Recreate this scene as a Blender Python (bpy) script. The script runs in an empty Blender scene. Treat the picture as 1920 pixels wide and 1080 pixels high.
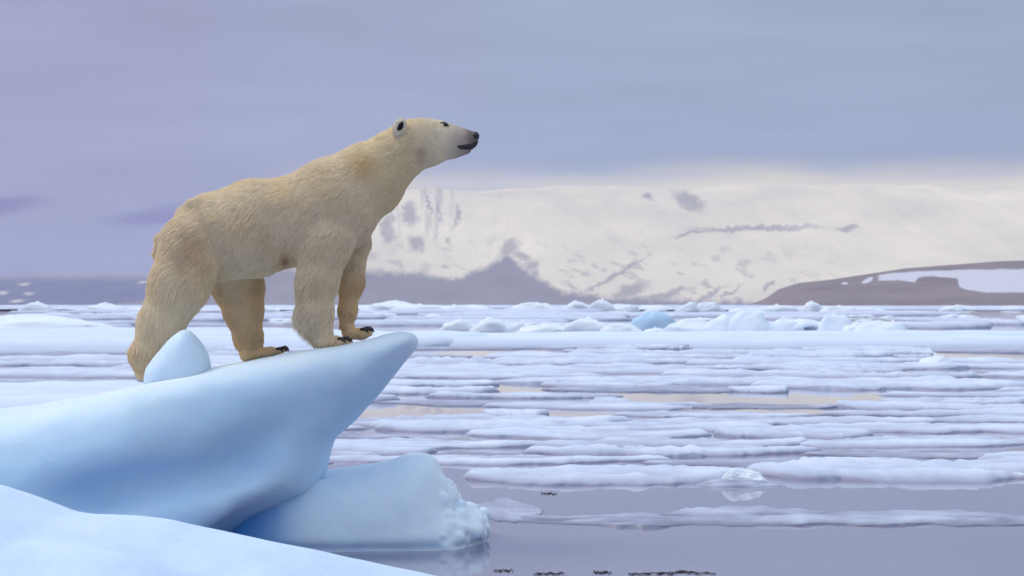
import bpy, math, random
import numpy as np
from mathutils import Vector
from mathutils.bvhtree import BVHTree
from mathutils.kdtree import KDTree

random.seed(7)
rng = np.random.default_rng(7)
scene = bpy.context.scene
col = scene.collection

# ------------------------------------------------------------------ camera
F, CX, HY, CH = 3600.0, 960.0, 570.0, 1.5        # focal length in photo pixels, centre, horizon row, eye height
D0 = 12.0                                         # distance of the bear
cam_d = bpy.data.cameras.new('camera')
cam_d.sensor_width = 36.0
cam_d.lens = 36.0 * F / 1920.0
cam_d.shift_y = (HY - 540.0) / 1920.0
cam_d.clip_start = 0.1
cam_d.clip_end = 100000.0
cam_d.dof.use_dof = True
cam_d.dof.focus_distance = D0
cam_d.dof.aperture_fstop = 6.3
cam = bpy.data.objects.new('camera', cam_d)
cam.location = (0, 0, CH)
cam.rotation_euler = (math.radians(90), 0, 0)
col.objects.link(cam)
scene.camera = cam

# ------------------------------------------------------------------ world: overcast sky
SUN_DIR = Vector((-0.62, 0.10, 0.78)).normalized()
world = bpy.data.worlds.new('World')
scene.world = world
world.use_nodes = True
nt = world.node_tree
nt.nodes.clear()
N = nt.nodes.new
L = nt.links.new


def wmath(op, a=None, b=None, c=None, clamp=False):
    n = N('ShaderNodeMath'); n.operation = op; n.use_clamp = clamp
    for i, v in enumerate((a, b, c)):
        if v is None:
            continue
        if isinstance(v, (int, float)):
            n.inputs[i].default_value = v
        else:
            L(v, n.inputs[i])
    return n.outputs[0]


def wstep(v, a, b):
    n = N('ShaderNodeMapRange'); n.interpolation_type = 'SMOOTHSTEP'
    L(v, n.inputs['Value'])
    n.inputs['From Min'].default_value = a; n.inputs['From Max'].default_value = b
    n.inputs['To Min'].default_value = 0; n.inputs['To Max'].default_value = 1
    return n.outputs['Result']


def wmix(f, a, b):
    n = N('ShaderNodeMix'); n.data_type = 'RGBA'; n.blend_type = 'MIX'
    if isinstance(f, (int, float)): n.inputs[0].default_value = f
    else: L(f, n.inputs[0])
    for i, v in ((6, a), (7, b)):
        if isinstance(v, tuple): n.inputs[i].default_value = (*v, 1)
        else: L(v, n.inputs[i])
    return n.outputs[2]


tc = N('ShaderNodeTexCoord')
sep = N('ShaderNodeSeparateXYZ'); L(tc.outputs['Generated'], sep.inputs[0])
sx, sy, sz = sep.outputs
# soft stratus structure, drawn out sideways
mp = N('ShaderNodeMapping'); mp.inputs['Scale'].default_value = (3.0, 3.0, 22.0); L(tc.outputs['Generated'], mp.inputs[0])
ns = N('ShaderNodeTexNoise'); ns.inputs['Scale'].default_value = 2.2; ns.inputs['Detail'].default_value = 4; ns.inputs['Roughness'].default_value = 0.5
L(mp.outputs[0], ns.inputs[0])
nfac = ns.outputs[0]
left_c = (0.38, 0.385, 0.565)
right_c = (0.36, 0.43, 0.575)
base = wmix(wstep(sx, -0.26, 0.10), left_c, right_c)
# darker belly of the cloud deck just over the bright gap
belly = wmath('MULTIPLY', wmath('SUBTRACT', 1.0, wstep(sz, 0.07, 0.115)), wstep(sx, -0.10, 0.22))
base = wmix(wmath('MULTIPLY', belly, 0.35), base, (0.31, 0.37, 0.51))
# the overcast is brighter towards the zenith
zen = wstep(sz, 0.12, 0.95)
base = wmix(zen, base, (0.84, 0.97, 1.20))
# bright gap between cloud base and land on the right
edge = wmath('ADD', sz, wmath('MULTIPLY', wmath('SUBTRACT', nfac, 0.5), 0.034))
gap = wmath('MULTIPLY', wmath('SUBTRACT', 1.0, wstep(edge, 0.050, 0.080)), wstep(sx, -0.14, -0.06))
base = wmix(gap, base, (1.02, 0.92, 0.70))
# long darker rags of cloud low over the hills on the left
for (cx_, cz_, rx_, rz_, tl) in ((-0.262, 0.0465, 0.035, 0.0055, 0.02), (-0.182, 0.0435, 0.034, 0.0060, 0.13), (-0.29, 0.010, 0.30, 0.009, 0.0)):
    du = wmath('DIVIDE', wmath('SUBTRACT', sx, cx_), rx_)
    dv = wmath('DIVIDE', wmath('SUBTRACT', wmath('SUBTRACT', edge, cz_), wmath('MULTIPLY', wmath('SUBTRACT', sx, cx_), tl)), rz_)
    rr = wmath('SQRT', wmath('ADD', wmath('MULTIPLY', du, du), wmath('MULTIPLY', dv, dv)))
    base = wmix(wmath('MULTIPLY', wmath('SUBTRACT', 1.0, wstep(rr, 0.2, 1.1)), 0.8), base, (0.19, 0.18, 0.40))
vn = N('ShaderNodeMapRange'); L(nfac, vn.inputs['Value'])
vn.inputs['From Min'].default_value = 0.25; vn.inputs['From Max'].default_value = 0.75
vn.inputs['To Min'].default_value = 0.90; vn.inputs['To Max'].default_value = 1.08
vm = N('ShaderNodeVectorMath'); vm.operation = 'SCALE'; L(base, vm.inputs[0]); L(vn.outputs['Result'], vm.inputs['Scale'])
bg_c = N('ShaderNodeBackground'); bg_c.inputs['Strength'].default_value = 1.0; L(vm.outputs[0], bg_c.inputs['Color'])
sky = N('ShaderNodeTexSky'); sky.sky_type = 'NISHITA'; sky.sun_disc = False
sky.sun_elevation = math.asin(SUN_DIR.z); sky.sun_rotation = math.atan2(SUN_DIR.x, SUN_DIR.y)
bg_s = N('ShaderNodeBackground'); bg_s.inputs['Strength'].default_value = 0.06; L(sky.outputs[0], bg_s.inputs['Color'])
mxs = N('ShaderNodeMixShader'); mxs.inputs[0].default_value = 0.92
L(bg_s.outputs[0], mxs.inputs[1]); L(bg_c.outputs[0], mxs.inputs[2])
wo = N('ShaderNodeOutputWorld'); L(mxs.outputs[0], wo.inputs['Surface'])

sun_d = bpy.data.lights.new('sun', 'SUN')
sun_d.energy = 1.5
sun_d.angle = math.radians(25)
sun_d.color = (1.0, 0.93, 0.82)
sun = bpy.data.objects.new('sun', sun_d)
sun.rotation_euler = SUN_DIR.to_track_quat('Z', 'Y').to_euler()
sun.location = (-20, 0, 30)
col.objects.link(sun)

scene.view_settings.view_transform = 'Standard'
scene.view_settings.look = 'None'
scene.view_settings.exposure = 0.0
scene.view_settings.gamma = 1.0
scene.view_settings.use_curve_mapping = False
scene.render.engine = 'CYCLES'
scene.cycles.use_denoising = True
scene.cycles.max_bounces = 8
scene.cycles.diffuse_bounces = 4
scene.cycles.glossy_bounces = 4
scene.cycles.volume_bounces = 1
scene.cycles.transparent_max_bounces = 16
scene.cycles_curves.shape = 'RIBBONS'


# ------------------------------------------------------------------ helpers
def W(px, py, d):
    return np.array(((px - CX) / F * d, d, CH + (HY - py) / F * d))


def tag(o, label=None, cat=None, group=None, kind=None):
    if label: o['label'] = label
    if cat: o['category'] = cat
    if group: o['group'] = group
    if kind: o['kind'] = kind
    return o


def mesh_obj(name, v, f, mat=None, parent=None, smooth=True, origin=None):
    v = np.asarray(v, dtype=np.float64)
    if origin is not None:
        v = v - np.asarray(origin)
    me = bpy.data.meshes.new(name)
    me.from_pydata(v.tolist(), [], f if isinstance(f, list) else f.tolist())
    me.validate()
    me.update()
    if smooth:
        me.polygons.foreach_set('use_smooth', np.ones(len(me.polygons), dtype=bool))
    o = bpy.data.objects.new(name, me)
    if origin is not None and parent is None:
        o.location = origin
    col.objects.link(o)
    if mat: me.materials.append(mat)
    if parent is not None:
        o.parent = parent
    return o


def hash3(i, j, k, seed=0):
    i = i.astype(np.uint32); j = j.astype(np.uint32); k = k.astype(np.uint32)
    h = i * np.uint32(374761393) + j * np.uint32(668265263) + k * np.uint32(2147483647) + np.uint32((seed * 974634777 + 12345) & 0xffffffff)
    h = (h ^ (h >> np.uint32(13))) * np.uint32(1274126177)
    h = h ^ (h >> np.uint32(16))
    h = h * np.uint32(2246822519)
    h = h ^ (h >> np.uint32(15))
    return (h & np.uint32(0xffffff)).astype(np.float32) / float(0xffffff)


def vnoise(x, y, z, seed=0):
    """value noise, -1..1"""
    x = np.asarray(x, dtype=np.float64); y = np.asarray(y, dtype=np.float64); z = np.asarray(z, dtype=np.float64)
    x, y, z = np.broadcast_arrays(x, y, z)
    xi = np.floor(x); yi = np.floor(y); zi = np.floor(z)
    xf = x - xi; yf = y - yi; zf = z - zi
    xi = xi.astype(np.int64); yi = yi.astype(np.int64); zi = zi.astype(np.int64)
    u = xf * xf * (3 - 2 * xf); v = yf * yf * (3 - 2 * yf); w = zf * zf * (3 - 2 * zf)
    r = 0
    for a in (0, 1):
        for b in (0, 1):
            for c in (0, 1):
                wt = (u if a else 1 - u) * (v if b else 1 - v) * (w if c else 1 - w)
                r = r + wt * hash3(xi + a, yi + b, zi + c, seed)
    return r * 2 - 1


def fbm(x, y, z, octv=4, seed=0, gain=0.5):
    r = 0; a = 1.0; s = 0
    for o in range(octv):
        r = r + a * vnoise(x * 2 ** o, y * 2 ** o, z * 2 ** o, seed + o * 17)
        s += a; a *= gain
    return r / s


def smin(a, b, k):
    h = np.clip(0.5 + 0.5 * (b - a) / k, 0, 1)
    return b + (a - b) * h - k * h * (1 - h)


def smax(a, b, k):
    return -smin(-a, -b, k)


def sstep(x, a, b):
    t = np.clip((x - a) / (b - a), 0, 1)
    return t * t * (3 - 2 * t)


def surface_nets(fn, lo, hi, step):
    lo = np.asarray(lo, float); hi = np.asarray(hi, float)
    n = np.ceil((hi - lo) / step).astype(int) + 1
    ax = [lo[i] + np.arange(n[i]) * step for i in range(3)]
    X, Y, Z = np.meshgrid(*ax, indexing='ij')
    f = fn(X, Y, Z).astype(np.float32)
    s = f < 0
    c = [n[i] - 1 for i in range(3)]
    acc = np.zeros((*c, 3), np.float32); cnt = np.zeros(c, np.float32)

    def sl(o):
        return tuple(slice(o[i], o[i] + c[i]) for i in range(3))
    corners = [(a, b, d) for a in (0, 1) for b in (0, 1) for d in (0, 1)]
    for p in corners:
        for axn in range(3):
            if p[axn]: continue
            q = list(p); q[axn] = 1
            fa = f[sl(p)]; fb = f[sl(q)]
            m = s[sl(p)] != s[sl(q)]
            den = np.where(m, fa - fb, 1)
            t = np.where(m, fa / den, 0)
            for k in range(3):
                acc[..., k] += np.where(m, (t if k == axn else p[k]), 0)
            cnt += m
    act = cnt > 0
    idx = -np.ones(c, np.int64); idx[act] = np.arange(act.sum())
    ijk = np.argwhere(act)
    v = lo + (ijk + acc[act] / cnt[act][:, None]) * step
    faces = []
    for axn in range(3):
        b, d = [(1, 2), (2, 0), (0, 1)][axn]
        e0 = [slice(None)] * 3; e1 = [slice(None)] * 3
        e0[axn] = slice(0, n[axn] - 1); e1[axn] = slice(1, n[axn])
        m = s[tuple(e0)] != s[tuple(e1)]
        pos = np.argwhere(m)
        ok = (pos[:, b] > 0) & (pos[:, d] > 0) & (pos[:, b] < n[b] - 1) & (pos[:, d] < n[d] - 1)
        pos = pos[ok]
        inside = s[tuple(pos.T)]
        def cell(db, dd):
            q = pos.copy(); q[:, b] -= db; q[:, d] -= dd
            return idx[tuple(q.T)]
        quad = np.stack([cell(1, 1), cell(0, 1), cell(0, 0), cell(1, 0)], 1)
        quad[~inside] = quad[~inside][:, ::-1]
        faces.append(quad)
    faces = np.concatenate(faces)
    return v, faces


def laplace(v, faces, it=2, lam=0.5):
    e = np.concatenate([faces[:, [0, 1]], faces[:, [1, 2]], faces[:, [2, 3]], faces[:, [3, 0]]])
    for _ in range(it):
        a = np.zeros_like(v); n = np.zeros(len(v))
        np.add.at(a, e[:, 0], v[e[:, 1]]); np.add.at(n, e[:, 0], 1)
        np.add.at(a, e[:, 1], v[e[:, 0]]); np.add.at(n, e[:, 1], 1)
        v = v + lam * (a / np.maximum(n, 1)[:, None] - v)
    return v


# ------------------------------------------------------------------ materials
class Mat:
    def __init__(s, name):
        s.m = bpy.data.materials.new(name); s.m.use_nodes = True
        s.t = s.m.node_tree
        s.p = s.t.nodes['Principled BSDF']

    def n(s, kind, **kw):
        x = s.t.nodes.new(kind)
        for k, v in kw.items(): setattr(x, k, v)
        return x

    def l(s, a, b): s.t.links.new(a, b)

    def noise(s, scale, detail=4, rough=0.5, stretch=None, coord='Object', dist=0.0):
        tc = s.n('ShaderNodeTexCoord'); o = tc.outputs[coord]
        if stretch:
            m = s.n('ShaderNodeMapping'); m.inputs['Scale'].default_value = stretch; s.l(o, m.inputs[0]); o = m.outputs[0]
        x = s.n('ShaderNodeTexNoise'); x.inputs['Scale'].default_value = scale; x.inputs['Detail'].default_value = detail
        x.inputs['Roughness'].default_value = rough; x.inputs['Distortion'].default_value = dist
        s.l(o, x.inputs['Vector']); return x.outputs[0]

    def attr(s, name, out='Fac'):
        a = s.n('ShaderNodeAttribute'); a.attribute_name = name; return a.outputs[out]

    def ramp(s, v, stops):
        r = s.n('ShaderNodeValToRGB')
        els = r.color_ramp.elements
        while len(els) < len(stops): els.new(0.5)
        for e, (p, c) in zip(els, stops):
            e.position = p; e.color = (*c, 1) if len(c) == 3 else c
        s.l(v, r.inputs[0]); return r.outputs[0]

    def mix(s, f, a, b, blend='MIX'):
        x = s.n('ShaderNodeMix', data_type='RGBA', blend_type=blend)
        for i, v in ((0, f), (6, a), (7, b)):
            if isinstance(v, (int, float)): x.inputs[i].default_value = v
            elif isinstance(v, tuple): x.inputs[i].default_value = (*v, 1)
            else: s.l(v, x.inputs[i])
        return x.outputs[2]

    def bump(s, h, strength=0.3, dist=0.02, prev=None):
        b = s.n('ShaderNodeBump'); b.inputs['Strength'].default_value = strength; b.inputs['Distance'].default_value = dist
        s.l(h, b.inputs['Height'])
        if prev is not None: s.l(prev, b.inputs['Normal'])
        return b.outputs[0]

    def set(s, **kw):
        for k, v in kw.items():
            i = s.p.inputs[k.replace('_', ' ')]
            if isinstance(v, bpy.types.NodeSocket): s.l(v, i)
            elif isinstance(v, tuple) and len(v) == 3 and i.type == 'RGBA': i.default_value = (*v, 1)
            else: i.default_value = v
        return s


def snow_mat(name, c1, c2, nscale, bumps, rough=0.75, sss=0.0, sss_scale=0.1, stretch=None, wet=None):
    m = Mat(name)
    c = m.ramp(m.noise(nscale, 4, 0.55, stretch), [(0.32, c1), (0.68, c2)])
    if wet is not None:
        w = m.attr('wet')
        c = m.mix(w, c, wet)
    m.set(Base_Color=c, Roughness=rough, IOR=1.31)
    nrm = None
    for sc, st, ds in bumps:
        nrm = m.bump(m.noise(sc, 4, 0.6, stretch), st, ds, nrm)
    if nrm is not None: m.set(Normal=nrm)
    if sss:
        m.set(Subsurface_Weight=sss, Subsurface_Radius=(0.25, 0.55, 1.0), Subsurface_Scale=sss_scale)
    return m.m


M_ledge = Mat('glacier_ice')
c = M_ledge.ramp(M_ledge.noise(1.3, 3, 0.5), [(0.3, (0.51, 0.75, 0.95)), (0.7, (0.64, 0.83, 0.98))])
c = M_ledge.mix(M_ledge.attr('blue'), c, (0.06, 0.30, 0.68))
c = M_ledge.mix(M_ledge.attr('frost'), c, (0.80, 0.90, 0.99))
nr = M_ledge.bump(M_ledge.noise(6, 5, 0.6), 0.22, 0.03)
nr = M_ledge.bump(M_ledge.noise(45, 4, 0.65), 0.22, 0.005, nr)
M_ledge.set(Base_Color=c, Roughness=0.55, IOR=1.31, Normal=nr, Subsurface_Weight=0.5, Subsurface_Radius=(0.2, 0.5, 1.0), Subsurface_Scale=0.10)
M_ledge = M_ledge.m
M_snow = snow_mat('bank_snow', (0.56, 0.72, 0.93), (0.66, 0.80, 0.97), 1.1, [(4, 0.3, 0.05), (28, 0.35, 0.010), (120, 0.35, 0.003)], 0.8, 0.25, 0.05)
M_floe = snow_mat('floe_snow', (0.56, 0.63, 0.78), (0.72, 0.79, 0.92), 0.9, [(2.0, 0.25, 0.08), (9, 0.3, 0.03)], 0.7, wet=(0.32, 0.32, 0.43))
M_bright = snow_mat('sheet_snow', (0.66, 0.77, 0.93), (0.76, 0.85, 0.97), 0.3, [(0.8, 0.2, 0.1), (5, 0.25, 0.03)], 0.8, wet=(0.45, 0.50, 0.62))
M_slush = snow_mat('slush_ice', (0.30, 0.31, 0.43), (0.56, 0.60, 0.74), 1.6, [(3.0, 0.2, 0.03)], 0.35, wet=(0.15, 0.15, 0.22))
M_chunk = snow_mat('chunk_ice', (0.76, 0.86, 0.95), (0.90, 0.95, 0.99), 0.6, [(1.5, 0.35, 0.2)], 0.65, wet=(0.33, 0.42, 0.55))
M_blue = snow_mat('blue_ice', (0.44, 0.69, 0.92), (0.64, 0.82, 0.96), 0.5, [(1.5, 0.2, 0.1)], 0.5, wet=(0.55, 0.72, 0.9))
M_pack = snow_mat('pack_ice', (0.50, 0.56, 0.72), (0.80, 0.86, 0.96), 0.02, [(0.05, 0.4, 2.0)], 0.8, stretch=(1, 0.35, 1))

mw = Mat('sea_water')
n1 = mw.noise(0.9, 4, 0.55, (0.6, 1.0, 1.0)); n2 = mw.noise(5.0, 3, 0.5)
nr = mw.bump(n1, 0.03, 0.10); nr = mw.bump(n2, 0.025, 0.012, nr)
cw = mw.ramp(mw.noise(0.25, 3, 0.5), [(0.3, (0.23, 0.225, 0.31)), (0.7, (0.28, 0.27, 0.36))])
mw.set(Base_Color=cw, Roughness=0.04, IOR=1.42, Normal=nr)
M_water = mw.m

ml = Mat('mountain_rock_and_snow')
rock = ml.ramp(ml.noise(0.01, 5, 0.6), [(0.3, (0.085, 0.08, 0.13)), (0.7, (0.15, 0.14, 0.19))])
snowc = ml.ramp(ml.noise(0.004, 4, 0.5), [(0.3, (0.72, 0.63, 0.47)), (0.7, (0.94, 0.82, 0.59))])
ml.set(Base_Color=ml.mix(ml.attr('snow'), rock, snowc), Roughness=0.9, Normal=ml.bump(ml.noise(0.02, 5, 0.6), 0.4, 8.0))
M_mount = ml.m
mh = Mat('headland_earth_and_snow')
earth = mh.ramp(mh.noise(0.02, 5, 0.6), [(0.3, (0.19, 0.145, 0.135)), (0.7, (0.27, 0.21, 0.19))])
mh.set(Base_Color=mh.mix(mh.attr('snow'), earth, (0.62, 0.62, 0.66)), Roughness=0.95, Normal=mh.bump(mh.noise(0.05, 5, 0.6), 0.5, 4.0))
M_head = mh.m

mf = Mat('bear_fur')
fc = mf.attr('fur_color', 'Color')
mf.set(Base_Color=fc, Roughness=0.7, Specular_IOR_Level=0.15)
M_fur = mf.m
mk = Mat('bear_skin')
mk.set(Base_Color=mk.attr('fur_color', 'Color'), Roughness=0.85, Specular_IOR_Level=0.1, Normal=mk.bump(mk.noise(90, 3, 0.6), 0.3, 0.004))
M_skin = mk.m


def plain(name, c, rough, bump=None):
    m = Mat(name)
    cc = m.ramp(m.noise(60, 3, 0.5), [(0.3, c), (0.7, tuple(x * 1.5 for x in c))])
    m.set(Base_Color=cc, Roughness=rough)
    if bump: m.set(Normal=m.bump(m.noise(bump, 3, 0.6), 0.4, 0.002))
    return m.m


M_nose = plain('nose_leather', (0.012, 0.010, 0.012), 0.35, 400)
M_eye = plain('eye', (0.008, 0.006, 0.005), 0.08)
M_claw = plain('claw_horn', (0.020, 0.010, 0.012), 0.35)
M_lip = plain('lip_skin', (0.020, 0.013, 0.018), 0.55)
M_debris = plain('kelp', (0.030, 0.022, 0.022), 0.6, 50)


def set_attr(me, name, vals, kind='FLOAT', dom='POINT'):
    a = me.attributes.new(name, kind, dom)
    if kind == 'FLOAT':
        a.data.foreach_set('value', np.asarray(vals, np.float32).ravel())
    else:
        vals = np.asarray(vals, np.float32)
        if vals.shape[1] == 3: vals = np.concatenate([vals, np.ones((len(vals), 1), np.float32)], 1)
        a.data.foreach_set('color', vals.ravel())


# ------------------------------------------------------------------ water
wat = mesh_obj('water', [(-6950, -380, 0), (6950, -380, 0), (6950, 6880, 0), (-6950, 6880, 0)], [[0, 1, 2, 3]], M_water, smooth=False)
tag(wat, 'calm mauve grey sea water between the floes', kind='structure')


# ------------------------------------------------------------------ land
def terrain(name, px_pts, crest_py, d_front, d_crest, mat, snow_fn, nx, ny, rough_amp, rough_scale, seed, label):
    """a ridge: foot at d_front, crest at d_crest; crest rows given in photo pixels at the crest's own distance"""
    pxs = np.linspace(px_pts[0], px_pts[-1], nx)
    cpy = np.interp(pxs, px_pts, crest_py)
    x = (pxs - CX) / F * d_crest
    zc = (HY - cpy) / F * d_crest + CH
    t = np.linspace(0, 1.25, ny)
    verts = np.zeros((nx, ny, 3))
    for j, tt in enumerate(t):
        y = d_front + (d_crest - d_front) * tt
        prof = sstep(np.array(tt), -0.15, 1.0) if tt <= 1 else 1 - 0.5 * ((tt - 1) / 0.25) ** 2
        p0 = sstep(np.array(0.0), -0.15, 1.0)
        prof = (prof - p0) / (1 - p0) if tt <= 1 else prof
        verts[:, j, 0] = x
        verts[:, j, 1] = y
        verts[:, j, 2] = zc * prof
    X, Y, Z = verts[..., 0], verts[..., 1], verts[..., 2]
    amp = np.clip(t, 0, 1) * (1 - np.clip(t - 0.8, 0, 0.2) * 3.5)
    r = fbm(X / rough_scale, Y / rough_scale * 0.6, X * 0, 5, seed) + 0.35 * (0.4 - np.abs(fbm(X / rough_scale * 3.1 + Y / rough_scale, Y / rough_scale * 0.7, X * 0, 4, seed + 5)))
    verts[..., 2] = Z + rough_amp * r * amp[None, :]
    verts[:, 0, 2] = -3
    v = verts.reshape(-1, 3)
    ii, jj = np.meshgrid(np.arange(nx - 1), np.arange(ny - 1), indexing='ij')
    a = (ii * ny + jj).ravel()
    faces = np.stack([a, a + ny, a + ny + 1, a + 1], 1)
    o = mesh_obj(name, v, faces, mat)
    sn = snow_fn(v)
    set_attr(o.data, 'snow', np.clip(sn, 0, 1))
    tag(o, label, kind='structure')
    return o


def uv_of(v):          # the slope's own map: bearing and height angle, as pixels of a survey photo
    return v[:, 0] / v[:, 1] * F + CX, HY - (v[:, 2] - CH) / v[:, 1] * F


def blob(u, w, cx, cy, rx, ry, rot, sharp=0.35):
    c, s = math.cos(math.radians(rot)), math.sin(math.radians(rot))
    du, dw = u - cx, w - cy
    a = (du * c + dw * s) / rx; b = (-du * s + dw * c) / ry
    return sstep(1 - np.sqrt(a * a + b * b), -sharp * 0.5, sharp * 0.5)


def snow_right(v):
    u, w = uv_of(v)
    n = fbm(u / 18, w / 18, u * 0, 4, 5)
    u2 = u + 9 * n + 7 * fbm(u / 6, w / 6, u * 0, 3, 6); w2 = w + 6 * fbm(u / 14, w / 14, u * 0 + 3, 4, 9) + 4 * fbm(u / 5, w / 4, u * 0 + 3, 3, 8)
    rk = np.zeros(len(u))
    for b in [(768, 402, 13, 23, -8), (726, 432, 14, 26, 0), (738, 405, 5, 8, 0), (782, 456, 13, 14, 0), (836, 450, 6, 6, 0), (953, 466, 22, 12, -30), (975, 480, 18, 8, 20),
              (995, 497, 15, 9, -25), (997, 520, 12, 15, 20), (1290, 376, 32, 13, 28), (1216, 367, 12, 5, 30), (1420, 428, 110, 5, -1), (1300, 436, 40, 3, -10),
              (1170, 508, 45, 3, -32), (1145, 520, 40, 3, -32), (1120, 533, 30, 3, -32), (1180, 545, 34, 13, -22), (1240, 556, 60, 7, -16), (1330, 553, 30, 4, -30), (1370, 548, 26, 3, -30),
              (1440, 535, 12, 4, -35), (1590, 428, 20, 4, -8), (805, 385, 3, 30, -12), (824, 395, 3, 25, -15), (858, 405, 3, 22, 5)]:
        rk = np.maximum(rk, 0.55 * blob(u2, w2, *b, 1.0))
    # thin snow with scree showing through in slanting bands
    st = fbm((u * 0.8 + w * 0.9) / 26, (w * 0.8 - u * 0.35) / 9, u * 0, 5, 44)
    rk = np.maximum(rk, 0.42 * sstep(st, 0.16, 0.5) * sstep(w, 400, 530) * sstep(-u, -1700, -1300))
    rk = np.maximum(rk, 0.30 * sstep(fbm(u / 9, w / 60, u * 0, 4, 46), 0.12, 0.45) * sstep(-u, -1000, -820) * sstep(-w, -500, -440))
    # bare lower slope
    lim = np.interp(u, [0, 650, 800, 850, 900, 950, 1000, 1050, 1150, 1300, 1450, 2400], [500, 505, 515, 525, 505, 478, 515, 545, 558, 563, 566, 567])
    rk = np.maximum(rk, 0.80 * sstep(w2 - lim, -9, 9))
    return 1 - rk


def snow_mist_hill(v):
    u, w = uv_of(v)
    n = fbm(u / 7, w / 5, u * 0, 3, 25)
    sp = np.zeros(len(u))
    for b in [(45, 533, 8, 3, 0), (5, 549, 9, 3, 0), (54, 551, 7, 3, 0), (32, 565, 12, 3, -5), (268, 529, 9, 3, -5), (700, 515, 6, 3, 0), (768, 517, 6, 3, 0), (805, 522, 5, 3, 0),
              (530, 552, 18, 4, -15), (500, 560, 8, 4, 0), (537, 535, 10, 5, -60), (850, 545, 5, 3, 0)]:
        sp = np.maximum(sp, blob(u + 3 * n, w + 2 * n, *b))
    return np.maximum(sp * 0.9, 0.45 * sstep(-(w + 4 * n), -532, -508))  # snow spots, plus mist painted in as a paler crest


def snow_head(v):
    u, w = uv_of(v)
    n = fbm(u / 25, w / 12, u * 0, 4, 35)
    w2 = w + 2.2 * n; u2 = u + 5 * n
    top = np.interp(u, [1600, 1625, 1650, 1720, 1800, 1920, 2100], [526, 522, 515, 509, 506, 505, 508])
    bot = np.interp(u2, [1600, 1635, 1650, 1680, 1715, 1722, 1745, 1795, 1803, 1798, 1815, 1850, 1920, 2100],
                    [526, 526, 527, 525, 529, 520, 518, 522, 530, 538, 544, 548, 549, 548])
    s = sstep(w2 - top, -1.2, 1.2) * sstep(bot - w2, -1.2, 1.2) * sstep(u, 1642, 1652)
    s = np.maximum(s, blob(u2, w2, 1628, 526, 12, 4, -22))
    s = np.maximum(s, blob(u2, w2, 1583, 531, 6, 2.5, 0))
    return s


terrain('mountain_snow', [400, 480, 600, 680, 740, 800, 900, 1000, 1300, 1600, 1920, 2300, 2700], [566, 520, 440, 388, 368, 362, 366, 360, 362, 356, 352, 350, 380], 2600, 3600, M_mount, snow_right, 900, 240, 34, 300, 11,
        'cream snow mountain with streaks of bare rock')
terrain('hills', [-1500, -400, 0, 300, 600, 760, 900, 1100, 1300], [508, 512, 515, 512, 516, 522, 540, 560, 568], 5200, 6200, M_mount, snow_mist_hill, 420, 50, 22, 420, 21,
        'dark low hills under the mist along the horizon')
terrain('headland', [1415, 1440, 1465, 1500, 1560, 1620, 1700, 1780, 1860, 1960, 2200, 2600], [571, 560, 541, 530, 524, 515, 503, 497, 491, 487, 490, 520], 1500, 1750, M_head, snow_head, 460, 90, 1.6, 60, 31,
        'bare brown headland carrying a snow patch')

# far pack ice, one mass up to the land
nx, ny = 260, 90
dd = np.geomspace(430, 2700, ny)
uu = np.linspace(-0.42, 0.42, nx)
U, Dm = np.meshgrid(uu, dd, indexing='ij')
Xp = U * Dm
Zp = 0.10 + 0.55 * np.clip(fbm(Xp / 22, Dm / 60, Xp * 0, 4, 41) + 0.05, -0.5, 1) + 1.3 * np.clip(vnoise(Xp / 9, Dm / 25, Xp * 0, 43) - 0.72, 0, 1)
v = np.stack([Xp, Dm, Zp], -1).reshape(-1, 3)
ii, jj = np.meshgrid(np.arange(nx - 1), np.arange(ny - 1), indexing='ij')
a = (ii * ny + jj).ravel()
pack = mesh_obj('pack_ice', v, np.stack([a, a + ny, a + ny + 1, a + 1], 1), M_pack)
tag(pack, 'distant pack ice spread to the foot of the land', 'pack ice', kind='stuff')

# air
hz = 226.0
bx0, bx1, by0, by1 = -7000.0, 7000.0, -400.0, 6900.0
hv = [(x, y, z) for z in (-1.0 - 8, hz) for (x, y) in ((bx0, by0), (bx1, by0), (bx1, by1), (bx0, by1))]
hf = [[0, 3, 2, 1], [4, 5, 6, 7], [0, 1, 5, 4], [1, 2, 6, 5], [2, 3, 7, 6], [3, 0, 4, 7]]
mz = bpy.data.materials.new('haze_air'); mz.use_nodes = True
zt = mz.node_tree; zt.nodes.clear()
zo = zt.nodes.new('ShaderNodeOutputMaterial'); pv = zt.nodes.new('ShaderNodeVolumePrincipled')
pv.inputs['Color'].default_value = (0.63, 0.65, 0.89, 1)
pv.inputs['Density'].default_value = 1.1e-4
pv.inputs['Anisotropy'].default_value = 0.0
zt.links.new(pv.outputs[0], zo.inputs['Volume'])
haze = mesh_obj('haze', hv, hf, mz, smooth=False)
tag(haze, 'thin bluish haze over the sea', kind='stuff')


# ------------------------------------------------------------------ ice ledge under the bear
def poly_sdf(P, x, z):
    P = np.asarray(P)
    d = np.full(x.shape, 1e9); sgn = np.ones(x.shape)
    n = len(P)
    for i in range(n):
        a = P[i]; b = P[(i - 1) % n]
        ex, ez = b[0] - a[0], b[1] - a[1]
        wx, wz = x - a[0], z - a[1]
        t = np.clip((wx * ex + wz * ez) / (ex * ex + ez * ez), 0, 1)
        d = np.minimum(d, (wx - ex * t) ** 2 + (wz - ez * t) ** 2)
        c1 = z >= a[1]; c2 = z < b[1]; c3 = ex * wz > ez * wx
        m = (c1 & c2 & c3) | (~c1 & ~c2 & ~c3)
        sgn = np.where(m, -sgn, sgn)
    return sgn * np.sqrt(d)


def pxz(p, d=D0):
    return ((p[0] - CX) / F * d, CH + (HY - p[1]) / F * d)


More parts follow.
